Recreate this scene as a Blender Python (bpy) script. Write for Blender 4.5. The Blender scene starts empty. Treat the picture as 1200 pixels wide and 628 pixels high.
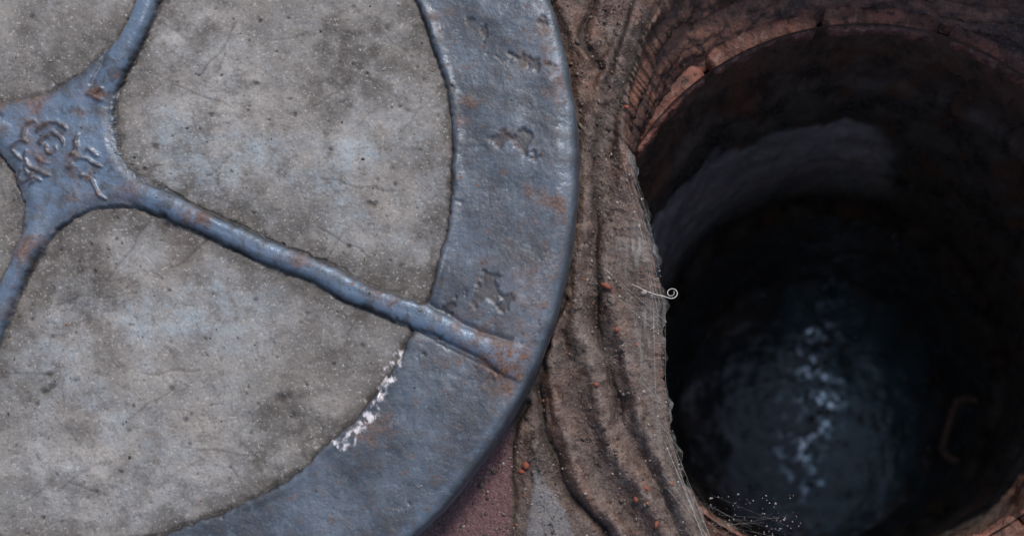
import bpy, math, numpy as np
from mathutils import Vector
rng=np.random.default_rng(7)
U=0.000546; H=1.0
PX,PY=885.,630.
sc=bpy.context.scene
sc.view_settings.view_transform='Standard'; sc.view_settings.look='None'; sc.view_settings.exposure=0

# ------------------------------------------------------------ numpy noise
_T={}
def vnoise(x,y,seed=0):
    if seed not in _T:
        a=np.random.default_rng(seed+100).random((256,256))*2*math.pi; _T[seed]=(np.cos(a),np.sin(a))
    C,S=_T[seed]
    xi=np.floor(x).astype(int); yi=np.floor(y).astype(int)
    fx=x-xi; fy=y-yi
    u=fx*fx*fx*(fx*(fx*6-15)+10); v=fy*fy*fy*(fy*(fy*6-15)+10)
    def gr(i,j,dx,dy):
        a=(xi+i)&255;b=(yi+j)&255; return C[a,b]*dx+S[a,b]*dy
    a=gr(0,0,fx,fy); b=gr(1,0,fx-1,fy); c=gr(0,1,fx,fy-1); d=gr(1,1,fx-1,fy-1)
    return ((a*(1-u)+b*u)*(1-v)+(c*(1-u)+d*u)*v)*1.5
def fbm(x,y,s,o=4,seed=0,g=0.5):
    v=0;a=1;t=0
    for i in range(o):
        f=2.03**i/s
        v=v+a*vnoise(x*f+17.3*i+500,y*f+9.1*i+500,seed+i); t+=a; a*=g
    return v/t*1.7
def ss(a,b,x):
    t=np.clip((x-a)/(b-a),0,1); return t*t*(3-2*t)
def dpoly(X,Y,pts):
    D=np.full(X.shape,1e9)
    for (x0,y0),(x1,y1) in zip(pts[:-1],pts[1:]):
        dx,dy=x1-x0,y1-y0; L=dx*dx+dy*dy+1e-9
        t=np.clip(((X-x0)*dx+(Y-y0)*dy)/L,0,1)
        D=np.minimum(D,np.hypot(X-x0-t*dx,Y-y0-t*dy))
    return D
def convex(X,Y,pts):
    D=np.full(X.shape,1e9); n=len(pts)
    area=sum(pts[i][0]*pts[(i+1)%n][1]-pts[(i+1)%n][0]*pts[i][1] for i in range(n))
    sg=1 if area>0 else -1
    for i in range(n):
        x0,y0=pts[i];x1,y1=pts[(i+1)%n]
        L=math.hypot(x1-x0,y1-y0)
        D=np.minimum(D,sg*((x1-x0)*(Y-y0)-(y1-y0)*(X-x0))/L)
    return D
def smooth_pts(pts,n=8):
    P=[Vector((p[0],p[1],0)) for p in pts]; P=[2*P[0]-P[1]]+P+[2*P[-1]-P[-2]]; out=[]
    for i in range(1,len(P)-2):
        for k in range(n):
            t=k/n
            q=0.5*((2*P[i])+(-P[i-1]+P[i+1])*t+(2*P[i-1]-5*P[i]+4*P[i+1]-P[i+2])*t*t+(-P[i-1]+3*P[i]-3*P[i+1]+P[i+2])*t**3)
            out.append((q.x,q.y))
    out.append((P[-2].x,P[-2].y)); return out

# ------------------------------------------------------------ mesh helpers
def make_mesh(name,co,faces,attrs=None,smooth=True):
    me=bpy.data.meshes.new(name)
    co=np.asarray(co,dtype=np.float32).reshape(-1,3); faces=np.asarray(faces,dtype=np.int32)
    k=faces.shape[1]
    me.vertices.add(len(co)); me.vertices.foreach_set('co',co.ravel())
    me.loops.add(faces.size); me.loops.foreach_set('vertex_index',faces.ravel())
    me.polygons.add(len(faces)); me.polygons.foreach_set('loop_start',np.arange(0,faces.size,k,dtype=np.int32))
    me.polygons.foreach_set('loop_total',np.full(len(faces),k,dtype=np.int32))
    me.update(calc_edges=True); me.validate()
    if smooth: me.polygons.foreach_set('use_smooth',np.ones(len(me.polygons),dtype=bool))
    for a,v in (attrs or {}).items():
        at=me.attributes.new(a,'FLOAT','POINT'); at.data.foreach_set('value',np.asarray(v,dtype=np.float32).ravel())
    ob=bpy.data.objects.new(name,me); sc.collection.objects.link(ob); return ob
def grid_faces(nr,nt,wrap=True,flip=False):
    i=np.arange(nr-1)[:,None]; j=np.arange(nt if wrap else nt-1)[None,:]; j2=(j+1)%nt
    f=np.stack([i*nt+j,(i+1)*nt+j,(i+1)*nt+j2,i*nt+j2],-1).reshape(-1,4)
    return f[:,::-1] if flip else f
def wx(x): return (x-600)*U
def wy(y): return (314-y)*U

# ------------------------------------------------------------ shader helpers
class M:
    def __init__(s,name):
        s.m=bpy.data.materials.new(name); s.m.use_nodes=True; s.nt=s.m.node_tree
        s.b=s.nt.nodes['Principled BSDF']; s.out=s.nt.nodes['Material Output']
        s.tc=s.nt.nodes.new('ShaderNodeTexCoord').outputs['Object']
    def lk(s,a,b): s.nt.links.new(a,b)
    def put(s,sock,v):
        if isinstance(v,(int,float)): sock.default_value=v
        elif isinstance(v,tuple): sock.default_value=(v+(1,))[:4] if len(sock.default_value)==4 else v[:3]
        else: s.lk(v,sock)
    def map(s,scale=(1,1,1),rot=(0,0,0)):
        n=s.nt.nodes.new('ShaderNodeMapping'); n.inputs['Scale'].default_value=scale; n.inputs['Rotation'].default_value=rot
        s.lk(s.tc,n.inputs['Vector']); return n.outputs[0]
    def noise(s,px,det=4,rough=.6,vec=None,dist=0.):
        n=s.nt.nodes.new('ShaderNodeTexNoise'); n.inputs['Scale'].default_value=1/(px*U); n.inputs['Detail'].default_value=det
        n.inputs['Roughness'].default_value=rough; n.inputs['Distortion'].default_value=dist
        s.lk(vec if vec is not None else s.tc,n.inputs['Vector']); return n.outputs['Fac']
    def ramp(s,f,a,b,lo=0.,hi=1.):
        n=s.nt.nodes.new('ShaderNodeMapRange'); n.interpolation_type='SMOOTHSTEP'
        s.lk(f,n.inputs['Value']); n.inputs['From Min'].default_value=a; n.inputs['From Max'].default_value=b
        n.inputs['To Min'].default_value=lo; n.inputs['To Max'].default_value=hi; return n.outputs['Result']
    def mix(s,f,a,b,mode='MIX'):
        n=s.nt.nodes.new('ShaderNodeMix'); n.data_type='RGBA'; n.blend_type=mode
        s.put(n.inputs[0],f); s.put(n.inputs[6],a); s.put(n.inputs[7],b); return n.outputs[2]
    def math(s,op,a,b=0.):
        n=s.nt.nodes.new('ShaderNodeMath'); n.operation=op; s.put(n.inputs[0],a); s.put(n.inputs[1],b); return n.outputs[0]
    def attr(s,a):
        n=s.nt.nodes.new('ShaderNodeAttribute'); n.attribute_name=a; return n.outputs['Fac']
    def bump(s,h,dist,strength=1.,prev=None):
        n=s.nt.nodes.new('ShaderNodeBump'); n.inputs['Distance'].default_value=dist; s.put(n.inputs['Strength'],strength)
        s.lk(h,n.inputs['Height'])
        if prev is not None: s.lk(prev,n.inputs['Normal'])
        return n.outputs[0]
    def set(s,**k):
        for a,v in k.items(): s.put(s.b.inputs[a.replace('_',' ')],v)

# ============================================================ MANHOLE COVER
CX,CY,R=80.,190.,595.
rays=[-63.5,24.0,115.0,204.0]
rhos=[98.,100.,104.,165.]
th=np.radians(np.concatenate([np.arange(-78,98,0.2),np.arange(98,282,0.55)]))
rr=np.concatenate([[0.3],np.arange(1.6,587,1.6)])
TH,RR=np.meshgrid(th,rr)
X=CX+RR*np.cos(TH); Y=CY+RR*np.sin(TH)
def cover_surface(X,Y):
    w1=fbm(X,Y,80,5,1,.5)*4.0; w2=fbm(X,Y,80,5,9,.5)*4.0
    x=X-CX+w1; y=Y-CY+w2; r=np.hypot(x,y)
    sd=np.full(X.shape,-1e3)
    for i in range(4):
        t1=math.radians(rays[i]); t2=math.radians(rays[(i+1)%4]+(360 if i==3 else 0))
        e=14.; rho=rhos[i]
        a=(math.cos(t1)*y-math.sin(t1)*x)-e; b=-(math.cos(t2)*y-math.sin(t2)*x)-e
        ok=(a>-60)&(b>-60)
        d=np.where((a<rho)&(b<rho), rho-np.hypot(np.maximum(rho-a,0),np.maximum(rho-b,0)), np.minimum(a,b))
        d=np.where(ok,d,-1e3)
        c=449-r; q=12.
        d2=np.where((d<q)&(c<q), q-np.hypot(np.maximum(q-d,0),np.maximum(q-c,0)), np.minimum(d,c))
        sd=np.maximum(sd,d2)
    rag=fbm(X,Y,11,4,21,.6)*2.4
    sdr=sd+rag
    pan=ss(-1.6,1.6,sdr)
    hc=-5.0+4.4*ss(0,100,sd)+fbm(X,Y,120,3,30)*2.8+fbm(X,Y,30,5,33,.6)*1.5
    crat=fbm(X,Y,17,5,40,.7); hc-=1.3*ss(.6,1.0,crat)
    hi=fbm(X,Y,80,4,50,.45)*1.7+fbm(X,Y,9,3,55)*0.2
    chip=fbm(X,Y,46,5,60,g=.58); chipm=ss(.46,.50,chip)*ss(-.1,.3,fbm(X,Y,150,2,66)+.25)
    hi-=1.9*chipm*(r>455)
    low=((np.arctan2(y,x)>math.radians(26))&(np.arctan2(y,x)<math.radians(110))&(r>400))
    hi+=2.6*np.exp(-((sd+7)/5.)**2)*np.clip(.7+1.1*fbm(X,Y,60,4,80),0,2)*ss(0,60,r-100)
    onring=ss(436,444,r)
    gw=2.0+1.4*np.clip(fbm(X,Y,40,3,84),-1,1)+onring*.6
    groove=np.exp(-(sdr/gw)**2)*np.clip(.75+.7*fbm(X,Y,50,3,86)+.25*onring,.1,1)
    h=hi*(1-pan)+hc*pan-3.8*groove
    rib=np.zeros(X.shape); ribm=np.zeros(X.shape)
    for i,t in enumerate(rays):
        t=math.radians(t); al=math.cos(t)*x+math.sin(t)*y; d=np.abs(math.cos(t)*y-math.sin(t)*x+1.3*fbm(X,Y,90,3,88))
        w=13.+4*np.exp(-((al-425)/26)**2)+9*ss(520,575,al)
        amp=7.2*ss(60,135,al)*(1-ss(560,592,al))*(1-.35*ss(405,450,al))*(1-.30*ss(520,560,al))
        pr=amp*np.clip(1-(d/w)**2.2,0,1)**.75*(al>0)
        pr*=1+.06*fbm(X,Y,110,3,90,.5)
        sh=np.exp(-((d-w-2)/3.5)**2)*(al>90)*(al<560)
        h=h-2.4*sh*(1-pan)
        rib=np.maximum(rib,pr); ribm=np.maximum(ribm,ss(0,.35,pr/8.5))
    h=h-hi*(1-pan)*ribm*.75
    hub=(1-ss(70,150,r))*(1-pan)*ss(-2,-16,sd)
    h=h+2.5*hub+rib
    h-=3.2*low*(1-pan)*np.exp(-np.clip((math.cos(math.radians(24))*y-math.sin(math.radians(24))*x)-12,0,None)/60)*(1-ribm)
    return h,sd,sdr,pan,ribm,hub,chipm*(r>455),groove,crat
h,sd,sdr,pan,ribm,hub,chipm,groove,crat=cover_surface(X,Y)
m=RR<95
xs,ys=X[m],Y[m]; orn=np.zeros(xs.shape)
def arc(cx,cy,r,a0,a1,n=14,sq=1.):
    return [(cx+r*math.cos(math.radians(a0+(a1-a0)*i/n)),cy+sq*r*math.sin(math.radians(a0+(a1-a0)*i/n))) for i in range(n+1)]
rx,ry=60,174
lines=[arc(rx,ry,6,0,210),arc(rx+2,ry-2,14,190,350),arc(rx-3,ry+2,15,30,140),arc(rx+4,ry-4,25,215,310),arc(rx+9,ry+2,23,-30,60),
 arc(rx-4,ry+6,25,95,180),arc(rx-16,ry-14,18,170,260),arc(rx-14,ry+22,15,80,190),
 arc(rx-34,ry+2,10,90,300),arc(rx-30,ry+32,9,0,230),
 [(86,180),(96,184),(106,188),(118,197)],[(88,176),(90,166),(92,158)],[(95,206),(108,215),(124,233)],[(30,205),(42,214),(36,224)],[(98,185),(104,176),(114,181)],
 [(106,112),(118,118),(131,128)],[(110,108),(120,104)]]
orx=fbm(xs,ys,24,3,5)*3.; ory=fbm(xs,ys,24,3,6)*3.
for L in lines:
    d=dpoly(xs+orx,ys+ory,L); orn=np.maximum(orn,np.exp(-(d/2.3)**2))
orn=orn*ss(-.9,-.1,fbm(xs,ys,22,2,7))
body=ss(38,28,np.hypot(xs-rx,ys-ry)+fbm(xs,ys,14,2,8)*6)
hh=h[m]; hh+=2.4*orn; h[m]=hh
ornF=np.zeros(X.shape); ornF[m]=np.clip(orn*.9+.12*body,0,1)
pitm=np.zeros(X.shape)
pits=[(330,466,7,-3.2),(91,443,6,2.2),(95,313,6,2.4),(343,487,4,-2),(60,452,4,-2),(385,318,4,-2),(300,98,3.5,-2),(192,262,4,-2)]
for _ in range(220):
    pits.append((rng.uniform(0,530),rng.uniform(0,628),min(1.2+rng.exponential(.7),4),-rng.uniform(.8,2.4)))
for (a,b,r0,dz) in pits:
    jj=np.where((np.abs(X-a)<r0*3)&(np.abs(Y-b)<r0*3)&(pan>.9))
    if len(jj[0])==0: continue
    xx=X[jj]-a; yy=Y[jj]-b; rrn=r0*(1+.45*fbm(X[jj],Y[jj],r0*1.5,2,99))
    g=np.exp(-((xx**2+(yy*1.15)**2)/(rrn*rrn))**1.5)
    h[jj]+=dz*g; pitm[jj]=np.maximum(pitm[jj],g*(.9 if dz<0 else .35))
scrm=np.zeros(X.shape)
for _ in range(60):
    a=rng.uniform(0,520); b=rng.uniform(0,628); L=rng.uniform(25,130); an=rng.choice([rng.normal(-.5,.5),rng.uniform(0,3.1)])
    x1=a+L*math.cos(an); y1=b+L*math.sin(an)
    jj=np.where((X>min(a,x1)-6)&(X<max(a,x1)+6)&(Y>min(b,y1)-6)&(Y<max(b,y1)+6)&(pan>.95))
    if len(jj[0])==0: continue
    d=dpoly(X[jj]+fbm(X[jj],Y[jj],40,2,97)*4,Y[jj]+fbm(X[jj],Y[jj],40,2,98)*4,[(a,b),(x1,y1)])
    g=np.exp(-(d/1.2)**2)*rng.uniform(.4,.95); scrm[jj]=np.maximum(scrm[jj],g); h[jj]-=.7*g
fade=ss(589,578,RR); h=h*(0.35+.65*fade)-2.0*ss(572,588,RR)
rimn=1+0.0022*fbm(np.cos(th)*9,np.sin(th)*9,1.,4,14)
prof=[(590,-3.4),(592.6,-5.6),(594.3,-9),(595,-14),(595,-26),(594,-44),(592,-58),(588,-62),(400,-62),(5,-62)]
extra_r=np.array([p[0] for p in prof]); extra_h=np.array([p[1] for p in prof])
RX=np.concatenate([RR,np.repeat(extra_r[:,None],len(th),1)],0)*rimn[None,:]
HX=np.concatenate([h,extra_h[:,None]+0*th[None,:]],0)
ne=len(prof)
n2=fbm(np.cos(th)*60,np.sin(th)*60,6,4,15)
HX[-ne:-4]+=0.8*n2[None,:]; RX[-ne:-3]+=0.9*fbm(np.cos(th)*60,np.sin(th)*60,4,4,16)[None,:]
XX=CX+RX*np.cos(TH[0])[None,:]; YY=CY+RX*np.sin(TH[0])[None,:]
co=np.stack([wx(XX),wy(YY),HX*U],-1)
def ext(a,v=0.): return np.concatenate([a,np.full((ne,len(th)),v)],0)
G=lambda cx,cy,sx,sy: np.exp(-((X-cx)/sx)**2-((Y-cy)/sy)**2)
rust=np.clip(G(604,436,24,28)*1.5+G(570,420,40,14)*.6+.9*G(110,110,16,10)+.7*G(150,225,14,14)+.8*G(30,290,26,20)+.7*groove*(X>380)+.35*G(620,350,40,60),0,1)
rust=rust*(.55+.45*ss(-.25,.05,fbm(X,Y,12,4,120)))
rust=np.maximum(rust,.6*ss(.1,.7,fbm(X,Y,90,5,122,.6))*(1-pan))
rust=np.maximum(rust,.9*ss(.54,.64,fbm(X,Y,14,5,124,.7))*(1-pan))
pd=dpoly(X+fbm(X,Y,12,3,130)*7,Y+fbm(X,Y,12,3,131)*7,[(467,416),(455,440),(440,468),(428,492),(410,512),(398,524)])
paint=ss(9,3,pd)*ss(-.1,.15,fbm(X,Y,13,5,133,.6))
cool=np.clip(.9*G(225,165,95,75)+.95*G(205,365,110,60)+.7*G(400,190,90,60)+.5*G(100,420,80,60)+.6*G(440,250,60,80)+.5*G(130,520,120,70)+.15,0,1)
cool=cool*ss(-.45,.55,fbm(X,Y,80,6,140,.62))
grime=np.clip(.95*np.exp(-np.clip(sd,0,None)/11)+.75*np.exp(-np.clip(sd,0,None)/45)*ss(-.4,.4,fbm(X,Y,60,4,150))
   +.9*G(410,60,65,50)*ss(-.4,.3,fbm(X,Y,25,4,151))+.8*G(230,255,90,30)+.65*G(370,330,120,30)+.6*G(60,60,60,30)+.6*G(400,420,70,30)+.8*ss(.05,.7,fbm(X,Y,150,6,155,.62)),0,1)
warm=np.clip(G(150,300,120,30)*.8+G(180,70,50,80)*.7+G(330,40,60,40)*.6+.3+.6*ss(.0,.6,fbm(X,Y,110,4,158)),0,1)
pale=np.clip(.9*G(180,30,60,50)+.7*G(250,120,70,80)+.65*G(140,560,170,60)+.5*G(60,20,60,30)+.6*G(90,370,90,50)+.5*G(420,160,70,50)+.1,0,1)*ss(-.4,.45,fbm(X,Y,50,6,170,.66))
at=dict(conc=ext(pan),rust=ext(rust),paint=ext(paint),cool=ext(cool),grime=ext(grime),warm=ext(warm),pale=ext(pale),
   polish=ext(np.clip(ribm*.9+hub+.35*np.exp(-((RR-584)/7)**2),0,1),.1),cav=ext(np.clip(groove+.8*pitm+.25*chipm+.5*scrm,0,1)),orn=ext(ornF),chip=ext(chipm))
cover=make_mesh('manhole_cover',co,grid_faces(len(rr)+ne,len(th),True,False),at)

m_=M('cast_iron_and_concrete')
fine=m_.noise(3.4,3,.65); mid=m_.noise(17,5,.68); big=m_.noise(90,6,.66)
conc=m_.mix(m_.ramp(big,.38,.62),(.150,.136,.124),(.290,.272,.250))
conc=m_.mix(m_.math('MULTIPLY',m_.attr('warm'),.45),conc,(.225,.190,.160))
conc=m_.mix(m_.math('MULTIPLY',m_.attr('pale'),.8),conc,(.46,.435,.405))
conc=m_.mix(m_.math('MULTIPLY',m_.attr('cool'),m_.ramp(mid,.36,.62,.3,.9)),conc,(.325,.370,.395))
conc=m_.mix(m_.ramp(mid,.34,.46,.40,0),conc,(.12,.110,.100))
conc=m_.mix(m_.math('MULTIPLY',m_.attr('grime'),m_.ramp(mid,.38,.66,.9,.45)),conc,(.082,.071,.062))
conc=m_.mix(m_.ramp(fine,.56,.70,0,.6),conc,(.075,.068,.06))
conc=m_.mix(m_.ramp(fine,.43,.30,0,.55),conc,(.52,.50,.48))
iron=m_.mix(m_.ramp(big,.38,.62),(.064,.073,.086),(.125,.150,.182))
iron=m_.mix(m_.ramp(mid,.52,.66,0,.4),iron,(.084,.062,.050))
iron=m_.mix(m_.ramp(mid,.44,.34,0,.45),iron,(.19,.22,.25))
iron=m_.mix(m_.ramp(fine,.57,.70,0,.5),iron,(.034,.030,.028))
iron=m_.mix(m_.ramp(fine,.38,.30,0,.45),iron,(.26,.26,.26))
iron=m_.mix(m_.math('MULTIPLY',m_.attr('polish'),m_.ramp(mid,.60,.42,.15,.85)),iron,(.165,.225,.305))
iron=m_.mix(m_.math('MULTIPLY',m_.attr('chip'),.5),iron,(.066,.052,.044))
iron=m_.mix(m_.math('MULTIPLY',m_.attr('orn'),.85),iron,(.055,.030,.021))
iron=m_.mix(m_.math('MULTIPLY',m_.attr('rust'),m_.ramp(mid,.38,.58,.3,.95)),iron,m_.mix(m_.ramp(fine,.4,.6),(.24,.115,.065),(.10,.05,.032)))
c=m_.mix(m_.attr('conc'),iron,conc)
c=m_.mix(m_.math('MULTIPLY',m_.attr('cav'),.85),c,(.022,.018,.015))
c=m_.mix(m_.math('MULTIPLY',m_.attr('paint'),m_.ramp(mid,.34,.5)),c,(.72,.68,.68))
iro=m_.math('SUBTRACT',m_.ramp(mid,.36,.62,.36,.56),m_.math('MULTIPLY',m_.attr('polish'),.04))
ro=m_.math('MAXIMUM',m_.math('ADD',iro,m_.math('MULTIPLY',m_.attr('rust'),.25)),m_.math('MULTIPLY',m_.attr('conc'),.85))
b=m_.bump(mid,.0015,.5); b=m_.bump(fine,.0006,m_.math('ADD',m_.math('MULTIPLY',m_.attr('conc'),.5),.4),b)
m_.set(Base_Color=c,Roughness=ro,Normal=b,Metallic=m_.math('MULTIPLY',m_.math('SUBTRACT',1.,m_.attr('conc')),.3))
cover.data.materials.append(m_.m)

# ============================================================ GROUND / MORTAR COLLAR
ZG=-0.043; KG=(H-ZG)/H
def pln(x,y,k): return PX+(x-PX)*k, PY+(y-PY)*k
C0=(1010.,350.)
lip=[(210.5,315),(219.9,358),(228.1,390),(237.3,417),(248.2,432),(268.6,428),(296.6,425),(321.5,420),(360,410),(405,405),(450,390),(470.4,368),(482.2,329),(491,306),(510,262),(520,247),(528,240),(540,233),(549,246),(557.7,262)]
la=np.array([p[0] for p in lip]); lr=np.array([p[1] for p in lip])
def liprad(a):
    a=(a-210.5)%360+210.5
    A=np.concatenate([la-360,la,la+360]); Rr=np.concatenate([lr,lr,lr])
    base=(np.interp(a-5,A,Rr)+np.interp(a,A,Rr)*2+np.interp(a+5,A,Rr))/4
    return base
gth=np.concatenate([np.arange(100,262,0.25),np.arange(262,460,1.2)])
lrad=liprad(gth)+ fbm(gth*6,gth*0,9,4,200)*4+fbm(gth*20,gth*0,9,3,204)*1.8
s_out=np.concatenate([np.arange(0,470,2.0),470*1.09**np.arange(0.3,60)])
SS,GT=np.meshgrid(s_out,gth,indexing='ij')
rad=lrad[None,:]+SS; ga=np.radians(GT)
GX=C0[0]+rad*np.cos(ga); GY=C0[1]+rad*np.sin(ga)
ridges=[([(775,-30),(745,20),(715,70),(698,130),(690,200),(686,270)],12,17),([(645,-20),(664,20),(682,70),(690,120)],9,13),([(715,-30),(700,20),(688,50)],9,12),
 ([(672,330),(648,400),(642,450),(668,530),(705,590),(740,650)],9,15),([(684,270),(676,350),(690,440),(722,530),(765,600),(800,660)],14,19),
 ([(735,200),(716,270),(712,340),(735,420),(762,500),(790,580),(815,640)],14,17),([(812,-30),(770,30),(745,90),(735,150),(732,200)],9,13),([(640,470),(630,530),(640,580)],8,7)]
grooves=[([(700,-20),(676,40),(700,80)],4,6),([(662,350),(630,430),(628,470),(655,545),(695,600),(725,660)],4,9),([(705,140),(700,220),(702,300),(700,400),(728,480)],3.5,6),
 ([(760,-20),(722,45),(705,110)],4,7),([(612,470),(603,540),(598,660)],4,7),([(790,-20),(752,45),(728,100),(718,180)],3.5,7)]
ridges=[(smooth_pts(p),w,a) for p,w,a in ridges]; grooves=[(smooth_pts(p),w,a) for p,w,a in grooves]
def ground_h(X,Y):
    wxn=fbm(X,Y,120,4,210,.45)*11; wyn=fbm(X,Y,120,4,220,.45)*11
    x=X+wxn; y=Y+wyn; h=np.zeros(X.shape)
    near=(X>420)&(X<900)&(Y>-120)&(Y<760)
    xn,yn=x[near],y[near]; hn=np.zeros(xn.shape); rg=np.zeros(xn.shape); top=np.zeros(xn.shape)
    for p,w,a in ridges:
        e=np.exp(-(dpoly(xn,yn,p)/w)**2); hn=np.maximum(hn,a*e*np.clip(.95+.3*fbm(xn,yn,90,3,231),.2,1.5)); top=np.maximum(top,e)
    for p,w,a in grooves:
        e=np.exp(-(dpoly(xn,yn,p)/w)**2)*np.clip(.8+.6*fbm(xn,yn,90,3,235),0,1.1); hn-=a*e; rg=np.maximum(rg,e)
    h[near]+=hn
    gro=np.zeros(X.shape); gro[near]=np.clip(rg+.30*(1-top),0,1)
    pink=ss(-2,4,convex(X+wxn*.5,Y+wyn*.4,[(460,670),(606,490),(601,560),(592,670)]))
    grey=ss(-2,4,convex(X+wxn*.5,Y+wyn*.4,[(628,545),(668,595),(690,670),(612,670)]))
    flat=np.maximum(pink,grey)
    gro=gro*(1-.8*flat)
    h=h*(1-.85*flat)+fbm(X,Y,70,4,240)*2.5*(1-.7*flat)+fbm(X,Y,14,5,250,.68)*2.0*(1-.5*flat)+fbm(X,Y,5,2,255)*.8*(1-.8*flat)
    h+=2*grey-3*pink
    h-=1.8*ss(.42,.8,fbm(X,Y,18,4,260,.6))*(1-flat)
    q=np.hypot(pln(X,Y,KG)[0]-CX,pln(X,Y,KG)[1]-CY)-R
    under=ss(6,-14,q)
    h=np.where(under>0,h*(1-under)+np.minimum(h,10)*under,h)
    return h,gro,pink,grey
gh,ggro,gpink,ggrey=ground_h(GX,GY)
far=ss(300,700,SS); gh=gh*(1-far*.7)
def lipform(s): return 6*np.exp(-((s-12)/12)**2)-9*np.exp(-s/4.5)
gh=gh+lipform(SS)
gx,gy=pln(GX,GY,KG)
nt_=44; cpx,cpy=1025.,316.4; RP=349.4
t=np.linspace(1,0,nt_+1)[:-1][:,None]
ang=np.arctan2(gy[0]-cpy,gx[0]-cpx)
tgtR=RP+9
tx=cpx+tgtR*np.cos(ang); ty=cpy+tgtR*np.sin(ang)
f=t**1.15
ca_,sa_=np.cos(ang)[None,:],np.sin(ang)[None,:]
warp_=fbm(ca_*350+t*30,sa_*350+t*60,110,3,268)*.20
tt=t+warp_
stri=fbm(tt*14+ang[None,:]*2,ang[None,:]*3.0+t,3.0,3,270)*13+fbm(ca_*350+t*90,sa_*350+t*260,44,5,275,.58)*10+fbm(ca_*350+t*90,sa_*350-t*200,9,3,277)*1.6
env=np.clip(np.sin(t*math.pi),0,1)**.4
thx=gx[0][None,:]*(1-f)+tx[None,:]*f+ca_*stri*env
thy=gy[0][None,:]*(1-f)+ty[None,:]*f+sa_*stri*env
z0=ZG+gh[0]*U
thz=z0[None,:]+(-0.112-z0[None,:])*t**.75+stri*U*.5*env
gz=ZG+gh*U
CO=np.stack([wx(np.vstack([thx,gx])),wy(np.vstack([thy,gy])),np.vstack([thz,gz])],-1)
pad=lambda a,v: np.vstack([np.full(thx.shape,v),a])
rustm=np.zeros(GX.shape); 
for (p,w) in (([(655,545),(695,600),(735,660)],8),([(640,440),(655,520),(680,560)],7),([(612,500),(604,560),(590,600)],6)):
    rustm=np.maximum(rustm,np.exp(-(dpoly(GX+fbm(GX,GY,20,3,280)*5,GY,p)/w)**2))
reddish=ss(-.45,.4,fbm(GX,GY,55,5,290,.6))*.95*(.55+.45*ss(350,50,GY))
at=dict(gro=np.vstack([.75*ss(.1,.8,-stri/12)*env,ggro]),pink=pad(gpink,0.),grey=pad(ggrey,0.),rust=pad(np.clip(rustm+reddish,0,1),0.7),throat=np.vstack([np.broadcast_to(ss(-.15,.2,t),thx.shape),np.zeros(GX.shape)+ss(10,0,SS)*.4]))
ground=make_mesh('ground',CO,grid_faces(CO.shape[0],CO.shape[1],True,False),at)
g=M('gritty_mortar')
fi=g.noise(3.0,3,.7); md=g.noise(14,5,.68); bg=g.noise(48,5,.65)
c=g.mix(g.ramp(bg,.38,.62),(.070,.045,.036),(.160,.122,.103))
c=g.mix(g.ramp(md,.50,.62,0,.6),c,(.225,.185,.163))
c=g.mix(g.ramp(md,.46,.37,0,.6),c,(.052,.032,.024))
c=g.mix(g.math('MULTIPLY',g.attr('rust'),g.ramp(bg,.40,.58,.3,.8)),c,g.mix(g.ramp(md,.4,.6),(.105,.044,.027),(.215,.105,.070)))
c=g.mix(g.math('MULTIPLY',g.attr('throat'),g.ramp(md,.38,.56,.3,.95)),c,g.mix(g.ramp(bg,.42,.58),(.085,.037,.025),(.33,.145,.088)))
c=g.mix(g.math('MULTIPLY',g.attr('pink'),g.ramp(md,.3,.5,.5,.95)),c,(.15,.068,.074))
c=g.mix(g.math('MULTIPLY',g.attr('grey'),g.ramp(md,.3,.5,.5,.95)),c,(.19,.18,.18))
c=g.mix(g.ramp(fi,.54,.67,0,.75),c,(.030,.022,.018))
c=g.mix(g.ramp(fi,.42,.32,0,.65),c,(.34,.28,.24))
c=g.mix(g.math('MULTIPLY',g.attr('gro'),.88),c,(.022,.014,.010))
b=g.bump(md,.0034,.6); b=g.bump(fi,.0012,.9,b)
g.set(Base_Color=c,Roughness=g.ramp(bg,.35,.65,.36,.66),Normal=b)
ground.data.materials.append(g.m)

# ============================================================ BRICK COURSE at mouth of shaft
vs=[];fs=[];tone=[];off=0
nb=14
for i in range(nb):
    a0=math.radians(i*360/nb+.5+4+rng.uniform(-1,1)); a1=math.radians((i+1)*360/nb-0.3+4+rng.uniform(-1,1))
    na,nc=60,24
    u=np.linspace(0,1,na)[None,:]; 
    hw,hz=17.,15.
    cs=np.linspace(0,2*math.pi,nc,endpoint=False)[:,None]
    se=lambda v:np.sign(v)*np.abs(v)**.55
    endr=np.clip(1-(np.maximum(0,np.abs(u-.5)*2-.86)/.14)**2*.5,0,1)
    dr=se(np.cos(cs))*hw*endr; dz=se(np.sin(cs))*hz*endr
    A=a0+(a1-a0)*u
    jr=rng.uniform(-4,3); jz=rng.uniform(-4,4)
    N=fbm(A*350+cs*0,cs*14+i*31,28,5,300,.6)*5
    ra=RP+11+jr+dr+N*np.cos(cs); zz=-0.112/U+jz+dz+N*.8*np.sin(cs)
    v=np.stack([wx(cpx+ra*np.cos(A)),wy(cpy+ra*np.sin(A)),zz*U],-1)
    n=v.shape[0]*v.shape[1]
    ff=grid_faces(na,nc,True)
    v=np.transpose(v,(1,0,2)).reshape(-1,3)
    vs.append(v); fs.append(ff+off)
    e0=v[:nc].mean(0); e1=v[-nc:].mean(0); vs.append(np.array([e0,e1]))
    k=np.arange(nc); k2=(k+1)%nc
    fs.append(np.stack([k+off,k2+off,np.full(nc,off+n),np.full(nc,off+n)],-1)); fs.append(np.stack([k2+off+n-nc,k+off+n-nc,np.full(nc,off+n+1),np.full(nc,off+n+1)],-1))
    tone.append(np.full(n+2,rng.random())); off+=n+2
F=np.vstack(fs)
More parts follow.
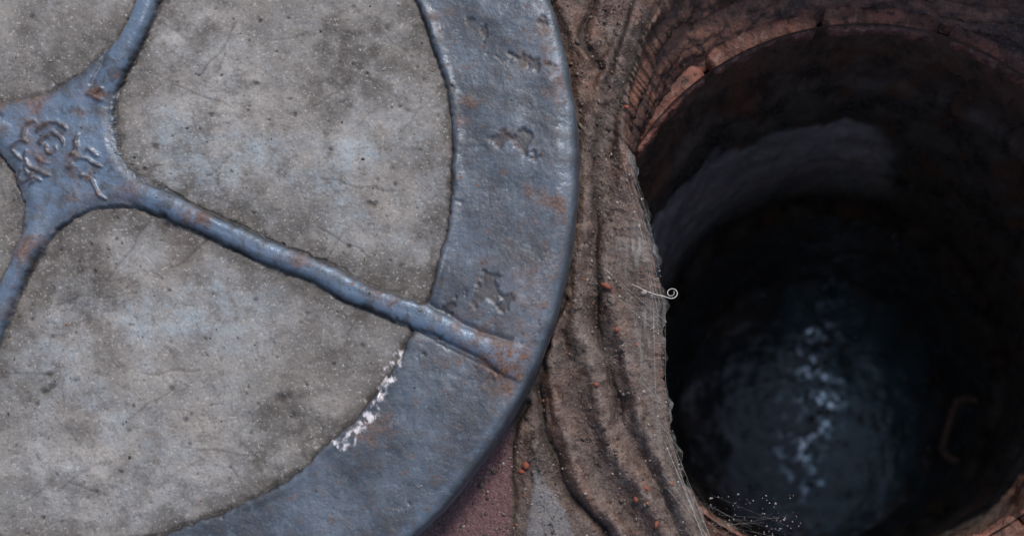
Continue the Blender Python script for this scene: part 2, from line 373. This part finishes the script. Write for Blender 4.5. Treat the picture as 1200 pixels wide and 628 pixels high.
me=bpy.data.meshes.new('brick_course'); me.from_pydata(np.vstack(vs).tolist(),[],[tuple(dict.fromkeys(q)) for q in F.tolist()]); me.update()
me.polygons.foreach_set('use_smooth',np.ones(len(me.polygons),dtype=bool))
a_=me.attributes.new('tone','FLOAT','POINT'); a_.data.foreach_set('value',np.concatenate(tone).astype(np.float32))
brick=bpy.data.objects.new('brick_course',me); sc.collection.objects.link(brick)
k=M('old_brick')
kn=k.noise(12,4,.68)
c=k.mix(k.attr('tone'),(.20,.062,.038),(.27,.105,.070)); c=k.mix(k.ramp(k.noise(40,4,.7),.40,.55,0,.75),c,(.085,.042,.030))
c=k.mix(k.ramp(kn,.54,.64,0,.6),c,(.30,.18,.14)); c=k.mix(k.ramp(kn,.45,.38,0,.8),c,(.03,.02,.016))
k.set(Base_Color=c,Roughness=.65,Normal=k.bump(kn,.004,.8)); brick.data.materials.append(k.m)

# ============================================================ SHAFT
nz=260; na=720
zz=np.concatenate([[-0.10],np.linspace(-0.114,-1.2,nz-1)])
aa=np.radians(np.arange(na)*360/na)
Z,A=np.meshgrid(zz,aa,indexing='ij')
cA,sA=np.cos(A)*350,np.sin(A)*350
Zw=Z+fbm(cA,sA,140,3,398)*.018
def rz(zz):
    r=np.full(zz.shape,RP)
    r+= 6*ss(-.16,-.175,zz) -11*np.exp(-((zz+.245)/.012)**2) - 6*ss(-.25,-.256,zz)
    r-= 24*ss(-.665,-.70,zz)
    r-= 4*np.exp(-((zz+.47)/.02)**2)
    return r
nse=fbm(cA-Z*500,sA+Z*600,70,6,400,.58)*7+fbm(cA+Z*900,sA-Z*900,18,4,410)*2.2
RR2=rz(Zw)+nse*ss(-.10,-.13,Z)
deg=np.degrees(A)
lump=np.exp(-((deg-41)/9)**2-((Z+.21)/.05)**2); RR2=RR2-lump*(16+14*fbm(A*120,-Z*900,12,4,420))
co=np.stack([wx(cpx+RR2*np.cos(A)),wy(cpy+RR2*np.sin(A)),Z],-1)
edge=fbm(A*120,-Z*600,60,6,430,.6)*.045
pale_patch=ss(-.33,-.36,Z+edge)*ss(-.66,-.52,Z+edge)*ss(196,206,deg+edge*80)*ss(287,280,deg+edge*120+ (Z+.45)*40)  # paler band on the upper wall with noisy edges
pale_patch=pale_patch*(.65+.35*ss(-.4,.4,fbm(A*40,-Z*900,25,5,440)))
mud=np.clip(lump*1.2+.8*ss(.0,.6,fbm(cA,sA-Z*700,60,4,450))+.8*ss(-.30,-.13,Z)+.6*ss(300,330,deg)*ss(-.1,.3,fbm(cA,sA-Z*500,40,4,455)),0,1)
shaft=make_mesh('shaft_wall',co,grid_faces(nz,na,True,True),dict(pale_patch=pale_patch,mud=mud))
w=M('wet_shaft_wall')
wn=w.noise(50,5,.66,vec=w.map((1,1,.4))); w8=w.noise(9,3,.7)
c=w.mix(w.ramp(wn,.38,.62),(.045,.038,.033),(.130,.115,.103))
c=w.mix(w.ramp(w8,.55,.66,0,.5),c,(.20,.18,.155))
c=w.mix(w.math('MULTIPLY',w.attr('mud'),w.ramp(wn,.38,.6,.4,.95)),c,(.150,.072,.043))
c=w.mix(w.math('MULTIPLY',w.attr('pale_patch'),w.ramp(w8,.3,.55,.75,1)),c,(.48,.49,.52))
b=w.bump(wn,.006,.5); b=w.bump(w8,.002,.5,b)
w.set(Base_Color=c,Roughness=w.ramp(wn,.35,.65,.22,.5),Normal=b); shaft.data.materials.append(w.m)

# ============================================================ WATER
ZW=-1.113; rw=np.linspace(1,345,120); aw=np.radians(np.arange(0,360,1.5)); RW,AW=np.meshgrid(rw,aw,indexing='ij')
wX=cpx+RW*np.cos(AW); wY=cpy+RW*np.sin(AW)
kw=(H-ZW)/H
tc=pln(990,500,kw)
teal=np.exp(-((wX-tc[0]-.15*(wY-tc[1]))/180)**2-((wY-tc[1])/420)**2)  # teal column painted in for blue sky reflected in the water
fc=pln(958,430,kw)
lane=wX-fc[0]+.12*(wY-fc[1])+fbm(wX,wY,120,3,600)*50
glint=np.exp(-(lane/60)**2-((wY-fc[1])/330)**2)*ss(-.3,.4,fbm(wX,wY,34,5,610,.66))  # mask of a painted streak of sky glints on the water
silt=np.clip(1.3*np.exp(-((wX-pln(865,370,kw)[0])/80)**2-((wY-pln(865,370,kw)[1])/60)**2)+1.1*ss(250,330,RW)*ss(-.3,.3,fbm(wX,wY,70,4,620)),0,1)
water=make_mesh('water',np.stack([wx(wX),wy(wY),0*wX+ZW],-1),grid_faces(120,len(aw),True,False),dict(teal=teal,glint=glint,silt=silt))
q=M('murky_water')
n1=q.noise(70,4,.65,vec=q.map((1,.6,1))); n2_=q.noise(14,4,.68)
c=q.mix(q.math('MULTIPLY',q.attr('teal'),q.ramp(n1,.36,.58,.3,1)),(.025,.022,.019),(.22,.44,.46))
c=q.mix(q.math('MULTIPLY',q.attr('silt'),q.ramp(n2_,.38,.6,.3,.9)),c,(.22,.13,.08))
fm=q.math('MULTIPLY',q.attr('glint'),q.ramp(n2_,.50,.56))
c=q.mix(fm,c,(.88,.96,.98))  # near-white metallic colour stands in for bright sky reflections
bw=q.bump(q.noise(80,2,.5),.004,.5); bw=q.bump(n2_,.0005,.4,bw)
q.set(Base_Color=c,Roughness=.05,Normal=bw,Metallic=q.math('MULTIPLY',fm,.95)); q.b.inputs['IOR'].default_value=1.45
water.data.materials.append(q.m)

# ============================================================ small stones helper
def ico():
    import bmesh
    bm=bmesh.new(); bmesh.ops.create_icosphere(bm,subdivisions=1,radius=1); v=np.array([x.co[:] for x in bm.verts]); f=np.array([[y.index for y in x.verts] for x in bm.faces]); bm.free(); return v,f
IV,IF=ico()
def stones(name,pts,rad,tn,flat=.6,jit=.28,smooth=False):
    n=len(pts); v=np.tile(IV,(n,1,1)); v=v*(1+jit*rng.standard_normal((n,len(IV),1)).clip(-1,1.2))
    st=rng.uniform(.65,1.3,(n,1,3)); st[:,:,2]*=flat; v=v*st
    a=rng.uniform(0,6.28,n); ca,sa=np.cos(a)[:,None],np.sin(a)[:,None]
    x=v[:,:,0]*ca-v[:,:,1]*sa; y=v[:,:,0]*sa+v[:,:,1]*ca; v=np.stack([x,y,v[:,:,2]],-1)*np.asarray(rad)[:,None,None]+np.asarray(pts)[:,None,:]
    f=(IF[None]+np.arange(n)[:,None,None]*len(IV)).reshape(-1,3)
    return make_mesh(name,v,f,dict(tone=np.repeat(tn,len(IV))),smooth=smooth)
def stone_mat(name,stops,metal=0.,rough=.8):
    s=M(name); r=s.nt.nodes.new('ShaderNodeValToRGB'); r.color_ramp.interpolation='CONSTANT'
    cr=r.color_ramp; cr.elements[0].color=stops[0][1]+(1,); cr.elements[0].position=0
    cr.elements[1].position=stops[1][0]; cr.elements[1].color=stops[1][1]+(1,)
    for p,cc in stops[2:]:
        e=cr.elements.new(p); e.color=cc+(1,)
    s.lk(s.attr('tone'),r.inputs[0]); s.set(Base_Color=s.mix(s.ramp(s.noise(1.5,2),.4,.6,0,.4),r.outputs[0],(.06,.05,.04)) if metal==0 else r.outputs[0],Roughness=rough,Metallic=metal); return s.m
n=8500
ax=rng.uniform(490,850,n); ay=rng.uniform(-20,650,n)
A_=np.degrees(np.arctan2(ay-C0[1],ax-C0[0]))%360; rr_=np.hypot(ax-C0[0],ay-C0[1]); gxp,gyp=pln(ax,ay,KG)
dens=fbm(ax,ay,50,3,500)
ok=(rr_>liprad(A_)+5)&(np.hypot(gxp-CX,gyp-CY)>R+1)&(dens>rng.uniform(-1.1,.9,n))
ax,ay,gxp,gyp=ax[ok],ay[ok],gxp[ok],gyp[ok]
hgt=ground_h(ax,ay)[0]+lipform(rr_[ok]-liprad(A_[ok]))
rd=np.clip(rng.lognormal(0,.5,len(ax)),.4,3.6)
grit=stones('grit',np.stack([wx(gxp),wy(gyp),ZG+(hgt+rd*.15)*U],-1),rd*U,rng.random(len(ax)))
grit.data.materials.append(stone_mat('grit_stone',[(0,(.05,.04,.034)),(.32,(.12,.09,.075)),(.62,(.19,.15,.125)),(.84,(.36,.31,.275)),(.94,(.28,.085,.035))]))
bp=[(712,338,5),(746,404,3.5),(719,344,2.5),(617,546,4.5),(612,553,3.5),(655,98,2.5),(760,590,2.5),(735,128,3),(700,452,2.5),(758,572,3),(770,615,3),(724,388,2.2)]
bx=np.array([p[0] for p in bp],float); by=np.array([p[1] for p in bp],float); br=np.array([p[2] for p in bp],float)
px_,py_=pln(bx,by,KG)
cr=stones('brick_crumbs',np.stack([wx(px_),wy(py_),ZG+(ground_h(bx,by)[0]+br*.4)*U],-1),br*U*1.2,rng.random(len(bx)),.5)
cr.data.materials.append(stone_mat('brick_crumb',[(0,(.34,.075,.03)),(.5,(.28,.07,.035)),(.8,(.34,.13,.06))]))
n=650
a=rng.uniform(0,2*math.pi,n); r_=np.sqrt(rng.random(n))*575; sx=CX+r_*np.cos(a); sy=CY+r_*np.sin(a)
sh=cover_surface(sx,sy)[0]; rd=np.clip(rng.lognormal(-.3,.45,n),.35,2.0)
dust=stones('sand_grains',np.stack([wx(sx),wy(sy),(sh+rd*.2)*U],-1),rd*U,rng.random(n)); dust.data.materials.append(stone_mat('sand_grain',[(0,(.06,.05,.045)),(.5,(.22,.19,.16)),(.75,(.38,.35,.32)),(.88,(.28,.12,.06))]))
n=260; a=rng.uniform(0,6.28,n); r_=np.sqrt(rng.random(n))*320
fxp=cpx+r_*np.cos(a); fyp=cpy+r_*np.sin(a)
n3=300; fx3=fc[0]+rng.normal(0,52,n3); fy3=fc[1]+rng.normal(-20,210,n3); fx3-=.12*(fy3-fc[1])
fxp=np.concatenate([fxp,fx3]); fyp=np.concatenate([fyp,fy3]); k_=np.hypot(fxp-cpx,fyp-cpy)<322; fxp,fyp=fxp[k_],fyp[k_]
fl=stones('foam_glints',np.stack([wx(fxp),wy(fyp),np.full(len(fxp),ZW+.0002)],-1),np.clip(rng.lognormal(1.1,.55,len(fxp)),1.2,9)*U,rng.random(len(fxp)),.08,.05,True)  # foam specks made mirror-like, more added along the streak as sparkle
fl.data.materials.append(stone_mat('foam_glint',[(0,(.8,.88,.9)),(.4,(.95,.98,1.)),(.85,(.5,.45,.4))],.9,.08))

# ============================================================ tubes
def tube(name,polys,radii,mat,res=2):
    cu=bpy.data.curves.new(name,'CURVE'); cu.dimensions='3D'; cu.bevel_depth=1; cu.bevel_resolution=res
    for P_,r in zip(polys,radii):
        s=cu.splines.new('POLY'); s.points.add(len(P_)-1)
        for i,p in enumerate(P_):
            s.points[i].co=(p[0],p[1],p[2],1); s.points[i].radius=r if not hasattr(r,'__len__') else r[i]
    ob=bpy.data.objects.new(name,cu); sc.collection.objects.link(ob)
    dg=bpy.context.evaluated_depsgraph_get(); me=bpy.data.meshes.new_from_object(ob.evaluated_get(dg)); me.name=name
    bpy.data.objects.remove(ob); ob=bpy.data.objects.new(name,me); sc.collection.objects.link(ob)
    me.polygons.foreach_set('use_smooth',np.ones(len(me.polygons),dtype=bool)); me.materials.clear(); me.materials.append(mat); return ob
si=M('rusty_step_iron'); sn=si.noise(8,4,.7); si.set(Base_Color=si.mix(si.ramp(sn,.4,.6),(.16,.09,.06),(.28,.19,.14)),Roughness=.5,Normal=si.bump(sn,.002,.7))
def onwall(deg,inset,z): 
    a=math.radians(deg); r=RP-inset; return (wx(cpx+r*math.cos(a)),wy(cpy+r*math.sin(a)),z)
P_=[onwall(4,-12,-.80),onwall(4,50,-.80),onwall(5.5,64,-.80),onwall(9,68,-.80),onwall(23,68,-.80),onwall(26.5,64,-.80),onwall(28,50,-.80),onwall(28,-12,-.80)]
tube('step_iron',[P_],[11*U],si.m,4)

def gpt(x,y,lift=4.):
    X_,Y_=pln(x,y,KG); 
    a=math.degrees(math.atan2(y-C0[1],x-C0[0]))%360
    rad_=math.hypot(x-C0[0],y-C0[1]); L=float(liprad(np.array([a]))[0])
    hv=float(ground_h(np.array([x]),np.array([y]))[0][0]+lipform(rad_-L)) if rad_>L else 0.
    return (wx(X_),wy(Y_),ZG+(max(hv,-2)+lift)*U)
td=M('dry_tendril'); td.set(Base_Color=(.58,.54,.50),Roughness=.5)
cv=[(742,336),(752,341),(762,346),(772,349),(783,351)]
cv=smooth_pts(cv,6); 
sp_=[]
for i in range(38):
    a=math.radians(110-i*13.5); r=7.6-i*.13; sp_.append((788+r*math.cos(a),346+r*math.sin(a)*.9))
cv=cv[:-2]+sp_
pp=[gpt(x,y,12) for x,y in cv]; zc=max(p[2] for p in pp[:20])+.001
pp=[(p[0],p[1],zc+.002*math.sin(i*.12)) for i,p in enumerate(pp)]
tube('dry_tendril',[pp],[[.34*U+.18*U*min(i/20,1) for i in range(len(pp))]],td.m,3)

wb=M('spider_silk'); wb.set(Base_Color=(.52,.50,.48),Roughness=.45); 
A_l=smooth_pts([(728,165),(712,215),(704,290),(722,360),(738,430),(760,500),(783,570),(800,640)],6)
B_l=smooth_pts([(740,180),(757,240),(771,300),(781,360),(779,430),(788,490),(804,560),(838,640)],6)
def lerp_line(L,t):
    f=t*(len(L)-1); i=min(int(f),len(L)-2); f-=i; return (L[i][0]*(1-f)+L[i+1][0]*f,L[i][1]*(1-f)+L[i+1][1]*f)
polys=[];rads=[]
for i in range(70):
    t0=rng.random()**1.2
    if i%2==0:
        a=lerp_line(B_l,t0); b_=lerp_line(B_l,np.clip(t0+rng.uniform(.08,.3),0,1)); 
        o=rng.uniform(0,16); a=(a[0]-o,a[1]); b_=(b_[0]-o*rng.uniform(.3,1),b_[1])
    else:
        a=lerp_line(A_l,t0); b_=lerp_line(B_l,np.clip(t0+rng.uniform(.0,.2),0,1))
    p0=gpt(*a,6); p1=gpt(*b_,4)
    sag=rng.uniform(0,.003)
    polys.append([tuple(p0[j]*(1-s_)+p1[j]*s_+((.002-sag*4*s_*(1-s_)) if j==2 else 0) for j in range(3)) for s_ in np.linspace(0,1,10)]); rads.append(rng.choice([.04,.055,.075,.11])*U)
for i in range(24):
    x0=rng.uniform(800,850); y0=rng.uniform(560,650)
    x1=x0+rng.uniform(15,110); y1=rng.uniform(600,670)
    p0=gpt(x0,y0,0); p1=gpt(x1,y1,-30-rng.uniform(0,60))
    polys.append([tuple(p0[j]*(1-s_)+p1[j]*s_-(.008*4*s_*(1-s_) if j==2 else 0) for j in range(3)) for s_ in np.linspace(0,1,8)]); rads.append(rng.choice([.025,.035,.045])*U)
web=bpy.data.objects.new('spider_web',None); sc.collection.objects.link(web)
st=tube('strands',polys,rads,wb.m,0); st.parent=web
dp=[]
for i in range(300):
    t0=rng.random()
    if i<150: a=lerp_line(B_l,t0); q_=gpt(a[0]-abs(rng.normal(0,14)),a[1],5)
    else: q_=gpt(rng.uniform(815,940),rng.uniform(575,640),-10-rng.uniform(0,40))
    dp.append(q_)
dd=stones('caught_dust',np.array(dp),np.clip(rng.lognormal(-.5,.5,len(dp)),.25,1.8)*U,rng.random(len(dp))); dd.parent=web
dd.data.materials.append(stone_mat('caught_dust',[(0,(.35,.32,.3)),(.5,(.5,.48,.46)),(.9,(.3,.14,.08))]))
nu,nv=14,90; V=[];
for j in range(nv):
    a=lerp_line(A_l,j/(nv-1)); b_=lerp_line(B_l,j/(nv-1))
    p0=gpt(*a,5); p1=gpt(*b_,2)
    for i in range(nu):
        s_=i/(nu-1); V.append((p0[0]*(1-s_)+p1[0]*s_+(.0018*math.sin(j*.55)+.0010*math.sin(j*1.7))*s_,p0[1]*(1-s_)+p1[1]*s_,max(p0[2],ZG+.002)*(1-s_)+p1[2]*s_+.0025*math.sin(s_*3.1)))
veil=make_mesh('veil',np.array(V),grid_faces(nv,nu,False),dict(edge=np.tile(ss(0,.6,np.linspace(0,1,nu)),nv)))
veil.parent=web
v=M('silk_veil'); v.set(Base_Color=(.42,.40,.38),Roughness=.6)
tr=v.nt.nodes.new('ShaderNodeBsdfTransparent'); mx=v.nt.nodes.new('ShaderNodeMixShader')
fib=v.math('ADD',v.ramp(v.noise(7,3,.6,vec=v.map((1,.08,1),(0,0,.25))),.48,.68,0,.35),v.ramp(v.noise(9,3,.7,vec=v.map((.12,1,1),(0,0,-.5))),.53,.7,0,.2))
al=v.math('MULTIPLY',v.math('ADD',fib,.10),v.math('MULTIPLY',v.attr('edge'),v.ramp(v.noise(60,2),.4,.6,.2,.8)))
v.lk(al,mx.inputs[0]); v.lk(tr.outputs[0],mx.inputs[1]); v.lk(v.b.outputs[0],mx.inputs[2]); v.lk(mx.outputs[0],v.out.inputs['Surface'])
veil.data.materials.append(v.m)

# ============================================================ WORLD, SUN, CAMERA
el,az=math.radians(50),math.radians(25)
wd=bpy.data.worlds.new('World'); sc.world=wd; wd.use_nodes=True; nt=wd.node_tree
sky=nt.nodes.new('ShaderNodeTexSky'); sky.sky_type='NISHITA'; sky.sun_disc=False; sky.sun_elevation=el; sky.sun_rotation=az; sky.dust_density=2.0
nt.links.new(sky.outputs[0],nt.nodes['Background'].inputs[0]); nt.nodes['Background'].inputs[1].default_value=0.145
L=bpy.data.lights.new('sun','SUN'); L.energy=2.35; L.angle=math.radians(12); L.color=(1,.94,.88)
so=bpy.data.objects.new('sun',L); sc.collection.objects.link(so)
d=Vector((math.sin(az)*math.cos(el),math.cos(az)*math.cos(el),math.sin(el)))
so.rotation_euler=d.to_track_quat('Z','Y').to_euler(); so.location=d*3
cam=bpy.data.cameras.new('camera'); co_=bpy.data.objects.new('camera',cam); sc.collection.objects.link(co_)
co_.location=(wx(PX),wy(PY),H); co_.rotation_euler=(0,0,0)
cam.sensor_width=36; cam.lens=36*H/(1200*U); cam.shift_x=(600-PX)/1200; cam.shift_y=(PY-314)/1200
cam.clip_start=.01; cam.clip_end=200
cam.dof.use_dof=True; cam.dof.focus_distance=H+.01; cam.dof.aperture_fstop=7
sc.camera=co_
